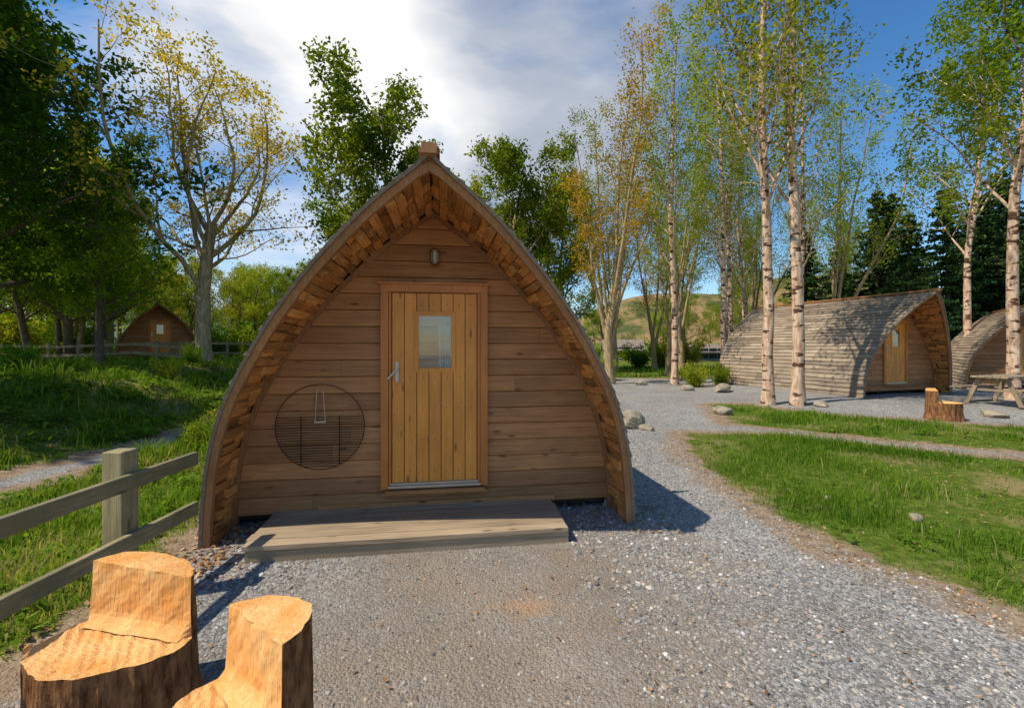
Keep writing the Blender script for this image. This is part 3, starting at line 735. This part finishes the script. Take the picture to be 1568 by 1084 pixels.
def tree(name,S,mats,seed):
    rg=np.random.default_rng(seed); mb=MB(); LP=[]
    grow(mb,LP,np.array([0,0,-.15]),np.array([rg.normal(0,.03),rg.normal(0,.03),1.0]),S['H'],S['r'],0,S,rg)
    P=np.concatenate(LP); P=P[P[:,2]>S.get('minz',1.0)]; leaves(mb,P,S['ls'],1,rg)
    return mesh_from(mb,name,mats,True)
BL=dict(H=12,r=.24,seg=[.8,.6,.5,.4],wig=[.05,.12,.16,.2],trop=[.02,.07,.04,.02],tap=[.8,.8,.8,.7],leaflv=3,nl=30,max=3,spread=.2,nb=[18,7,5],st=[.22,.25,.2],
   ang=[(35,68),(35,60),(30,65)],rat=[.40,.5,.55],rr=[.5,.55,.6],shape=lambda t:1.15-.6*t,ls=.105)
BLT=dict(BL,nl=16,ls=.1,nb=[16,6,5],minz=1.6)
BLD=dict(BL,H=14,nb=[21,7,5],st=[.16,.2,.2],nl=25,rat=[.35,.5,.55],ls=.11)
OAK=dict(H=6.2,r=.32,seg=[.7,.7,.5,.4,.3],wig=[.05,.13,.17,.19,.2],trop=[.02,.08,.05,.03,.02],tap=[.35,.8,.8,.8,.7],leaflv=4,nl=6,max=4,spread=.11,nb=[10,9,6,4],st=[.5,.2,.2,.2],
   ang=[(22,60),(30,62),(30,60),(30,60)],rat=[1.35,.42,.5,.5],rr=[.48,.5,.55,.6],shape=lambda t:1,ls=.075)
BI=dict(H=15,r=.155,seg=[.8,.5,.4,.3],wig=[.045,.1,.14,.2],trop=[.03,.09,.03,-.02],tap=[.8,.8,.8,.7],leaflv=3,nl=11,max=3,spread=.15,nb=[24,7,4],st=[.34,.2,.2],
   ang=[(25,50),(30,55),(30,60)],rat=[.26,.5,.55],rr=[.42,.5,.6],shape=lambda t:1.25-.8*t,ls=.058)
BIM=dict(BI,H=3,r=.22,seg=[.6,.7,.5,.4,.3],wig=[.04,.05,.1,.14,.2],trop=[.02,.06,.08,.03,0],tap=[.3,.85,.8,.8,.7],nb=[4,15,6,4],st=[.3,.28,.2,.2],ang=[(8,20),(26,46),(30,55),(30,60)],
   rat=[3.7,.2,.5,.55],rr=[.6,.42,.5,.6],leaflv=4,max=4,nl=7,shape=lambda t:1)
TB=[tree('broadleaf_tree',BL,[B_oak,L_green],11),tree('broadleaf_tree',BL,[B_oak,L_lime],12)]
TT=[tree('broadleaf_tree',BLT,[B_oak,L_lime],13),tree('broadleaf_tree',BLT,[B_dark,L_green],14),tree('broadleaf_tree',BLT,[B_dark,L_lime],15)]
TD=[tree('broadleaf_tree',BLD,[B_dark,L_dark],21),tree('broadleaf_tree',BLD,[B_dark,L_green],22)]
TO=tree('oak_tree',OAK,[B_oak,L_yell],31)
TI=[tree('birch_tree',BI,[B_birch,L_lime],41),tree('birch_tree',BI,[B_birch,L_lime],42),tree('birch_tree',dict(BI,nl=19,ls=.07),[B_birch,L_green],43)]
TM=[tree('birch_tree',BIM,[B_oak,L_yell],51),tree('birch_tree',BIM,[B_oak,L_lime],52)]
def spruce(seed):
    rg=np.random.default_rng(seed); mb=MB(); H=12; tube(mb,[(0,0,-.2),(0.03,0,H/2),(0,0,H)],[.2,.12,.02],8,0); LP=[]
    z=1.0
    while z<H-.2:
        Lb=(H-z)*.31+.3
        for k in range(8):
            a=rg.uniform(0,6.28); n=7; L=Lb*rg.uniform(.6,1.2); t=np.linspace(0,1,n)
            pts=np.stack([np.cos(a)*L*t,np.sin(a)*L*t,z-.28*L*t+.2*L*t*t],-1); tube(mb,pts,.03*(1-.8*t),3,0)
            q=int(30*L)+10; tt=rg.random(q)**.7; P=np.stack([np.cos(a)*L*tt,np.sin(a)*L*tt,z-.28*L*tt+.2*L*tt*tt],-1); sd=rg.normal(0,.17,q)*(1.2-tt)*min(1,L)
            P+=np.stack([-np.sin(a)*sd,np.cos(a)*sd,-np.abs(rg.normal(0,.1,q))],-1); LP.append(P)
        z+=.34
    leaves(mb,np.concatenate(LP),.12,1,rg); return mesh_from(mb,'spruce_tree',[B_dark,L_spruce],True)
TS=[spruce(61),spruce(62)]
def bush(seed,mat):
    rg=np.random.default_rng(seed); mb=MB(); LP=[]
    for k in range(16):
        a=rg.uniform(0,6.28); d=np.array([math.cos(a)*rg.uniform(.3,1),math.sin(a)*rg.uniform(.3,1),1.0]); d/=np.linalg.norm(d); L=rg.uniform(.6,2.0)
        pts=[np.array([0,0,0])+d*L*t+np.array([0,0,-.25*t*t]) for t in np.linspace(0,1,5)]; tube(mb,pts,np.linspace(.03,.008,5),3,0)
        for t in (.4,.6,.8,1): LP.append(np.array(pts[0])+d*L*t+rg.normal(0,.2,(50,3)))
    P=np.concatenate(LP); P[:,2]=np.abs(P[:,2]); leaves(mb,P,.075,1,rg); return mesh_from(mb,'bush',[B_dark,mat],True)
TU=[bush(71,L_green),bush(72,L_lime),bush(73,L_dark)]
def put(me,x,y,s,name,rot=None,parent=None):
    return place(me,name,parent,(x,y,float(height(x,y))),random.uniform(0,6.28) if rot is None else rot,s)
put(TO,-13.6,20,1.06,'oak_tree',2.6)
for x,y,s,i in [(-20.4,17.0,1.2,0),(-24,21,1.2,0),(-17.6,19.5,.66,1),(-19.0,14.0,1.05,0),(-22.5,23,.8,1),(-17.2,7.0,.95,0),(-18.5,3.5,1.0,1),(-20,10,1.0,0)]: put(TD[i],x,y,s,'broadleaf_tree')
put(TB[0],-7.0,25,1.18,'broadleaf_tree',.5); put(TB[1],-9.4,30,.85,'broadleaf_tree'); put(TB[0],-0.3,28,1.08,'broadleaf_tree',2.5); put(TB[1],-3.5,33,1.05,'broadleaf_tree'); put(TB[1],3.4,31,.92,'broadleaf_tree')
put(TM[0],4.3,20,1.0,'birch_tree',.4); put(TM[1],5.2,24,.9,'birch_tree'); put(TI[1],7.0,19.6,1.0,'birch_tree')
put(TI[0],7.25,12.9,1.02,'birch_tree',2); put(TI[1],7.85,12.5,1.08,'birch_tree',4.0)
put(TI[2],14.5,13.2,1.05,'birch_tree',1); put(TI[2],12.9,8.8,.9,'birch_tree',3)
for x,y,s,me in [(9.8,21,1.0,TI[0]),(17.0,24,.95,TM[1]),(12,25,1.0,TI[1]),(20,20,1.05,TI[2]),(14.2,22.5,1.05,TI[1]),(8.6,25,.95,TM[1]),(10.8,29,1.0,TM[1]),(15.5,30,1.0,TI[0]),(6.6,29,.9,TM[1]),(18,34,1.0,TM[1])]: put(me,x,y,s,'birch_tree')
for x,y,s in [(20.5,23.5,.72),(23,24,.85),(25.5,25,.85),(18.6,26,.62),(28,26,.95),(22.5,28,.95),(25,30,1.0),(30,28,1.05),(27,22.5,.85),(20,31,.8)]: put(TS[int(x)%2],x,y,s,'spruce_tree')
W=empty('distant_woodland')
rw=random.Random(5)
for k in range(58):
    y=rw.uniform(33,58); x=rw.uniform(-1.15,-0.08)*y; s=rw.uniform(.8,1.1)
    if -.85<x/y<-.42: s=rw.uniform(.5,.68)*y/40
    put(rw.choice(TT+TB[1:]),x,y,s,'woodland_tree',parent=W)
for k in range(24):
    y=rw.uniform(24,33); x=rw.uniform(-1.15,-0.45)*y; s=rw.uniform(.65,.95)
    if -.85<x/y<-.42: continue
    put(rw.choice(TT),x,y,s,'woodland_tree',parent=W)
for k in range(34):
    y=rw.uniform(50,85); x=rw.uniform(-.1,1.2)*y; put(rw.choice(TT),x,y,rw.uniform(.5,.8),'woodland_tree',parent=W)
for k in range(8):
    y=rw.uniform(30,45); x=rw.uniform(.3,.9)*y; put(rw.choice(TI+TM),x,y,rw.uniform(.8,1.0),'woodland_tree',parent=W)
U_=empty('undergrowth')
for k in range(100):
    y=rw.uniform(28,50); x=rw.uniform(-1.2,.15)*y
    if abs(x/y+.76)<.1 and y<34: continue
    put(rw.choice(TU),x,y,rw.uniform(.8,1.6),'shrubbery',parent=U_)
for k in range(40):
    y=rw.uniform(32,60); x=rw.uniform(.1,1.2)*y
    put(rw.choice(TU),x,y,rw.uniform(.6,1.3),'shrubbery',parent=U_)
for x,y,s,i in [(-5.3,8.3,.34,1),(-4.9,7.4,.28,0),(-12.2,11.2,.4,2),(-13.2,12.2,.35,0),(-10.2,13.5,.35,1),(-11.3,16,.4,0),(-9.5,17,.55,1),(-8,18,.6,0),(-22,18.5,.6,2),(7.4,18.4,.5,1),(4.4,22,.6,1),(8.6,18.8,.45,0),(3.6,22,.6,0)]: put(TU[i],x,y,s,'bush')

# ---------------------------------------------------------------- light, sky
sd=Vector((-.712,-.27,1.0)).normalized()
s=bpy.data.lights.new('sun','SUN'); s.energy=5.0; s.angle=R(0.55); s.color=(1.0,0.91,0.76)
so=bpy.data.objects.new('sun',s); COL.objects.link(so); so.rotation_euler=sd.to_track_quat('Z','Y').to_euler(); so.location=(-20,-8,30)
w=bpy.data.worlds.new('World'); scene.world=w; w.use_nodes=True; t=w.node_tree; t.nodes.clear()
class WN(NT):
    def __init__(s_,tree): s_.t=tree; s_.out=s_.n('ShaderNodeOutputWorld')
q=WN(t)
sky=q.n('ShaderNodeTexSky',sky_type='NISHITA',sun_disc=False); sky.sun_elevation=math.asin(sd.z); sky.sun_rotation=math.atan2(sd.x,sd.y)%(2*math.pi); sky.air_density=1.0; sky.dust_density=0.3; sky.ozone_density=2.5
hs=q.n('ShaderNodeHueSaturation',i_Saturation=1.28,i_Value=1.15); q.l(sky.outputs[0],hs.inputs['Color'])
tc=q.n('ShaderNodeTexCoord'); mp=q.n('ShaderNodeMapping'); mp.inputs['Scale'].default_value=(1,1,2.2); mp.inputs['Location'].default_value=(.3,.1,.4); q.l(tc.outputs['Generated'],mp.inputs[0])
n1=q.n('ShaderNodeTexNoise',i_Scale=1.9,i_Detail=6.0,i_Roughness=0.55,i_Distortion=0.35); q.l(mp.outputs[0],n1.inputs['Vector'])
def lobe(v,lo):
    d=q.n('ShaderNodeVectorMath',operation='DOT_PRODUCT'); q.l(tc.outputs['Generated'],d.inputs[0]); d.inputs[1].default_value=Vector(v).normalized()
    mr=q.n('ShaderNodeMapRange',interpolation_type='SMOOTHSTEP'); mr.inputs['From Min'].default_value=lo; q.l(d.outputs['Value'],mr.inputs['Value']); return mr.outputs[0]
c=q.math('ADD',n1.outputs['Fac'],q.math('MULTIPLY',lobe((0.0,1,.72),.87),.34))
c=q.math('ADD',c,q.math('MULTIPLY',lobe((-.5,1,.5),.95),.14))
mk=q.ramp(c,[(0.54,(0,0,0)),(0.80,(1,1,1))])
n2=q.n('ShaderNodeTexNoise',i_Scale=3.2,i_Detail=4.0); q.l(mp.outputs[0],n2.inputs['Vector'])
bright=q.math('ADD',q.math('MULTIPLY',lobe((-.5,1,.5),.9),.55),n2.outputs['Fac'])
cc=q.ramp(bright,[(0.3,(0.36,0.41,0.51)),(0.55,(0.48,0.53,0.63)),(0.9,(1,1,1))])
cs=q.mix(1.0,cc.outputs[0],(7.2,7.2,7.2),'MULTIPLY')
fin=q.mix(mk.outputs[0],hs.outputs[0],cs)
bg=q.n('ShaderNodeBackground',i_Strength=0.14); q.l(fin,bg.inputs['Color']); q.l(bg.outputs[0],q.out.inputs[0])

cam=bpy.data.cameras.new('camera'); co=bpy.data.objects.new('camera',cam); COL.objects.link(co)
co.location=(0,0,1.65); co.rotation_euler=(R(90),0,0); cam.lens=16; cam.sensor_width=36; cam.shift_y=-0.0077; cam.clip_start=0.05; cam.clip_end=2000
scene.camera=co
scene.view_settings.view_transform='Standard'; scene.view_settings.look='None'; scene.view_settings.exposure=0
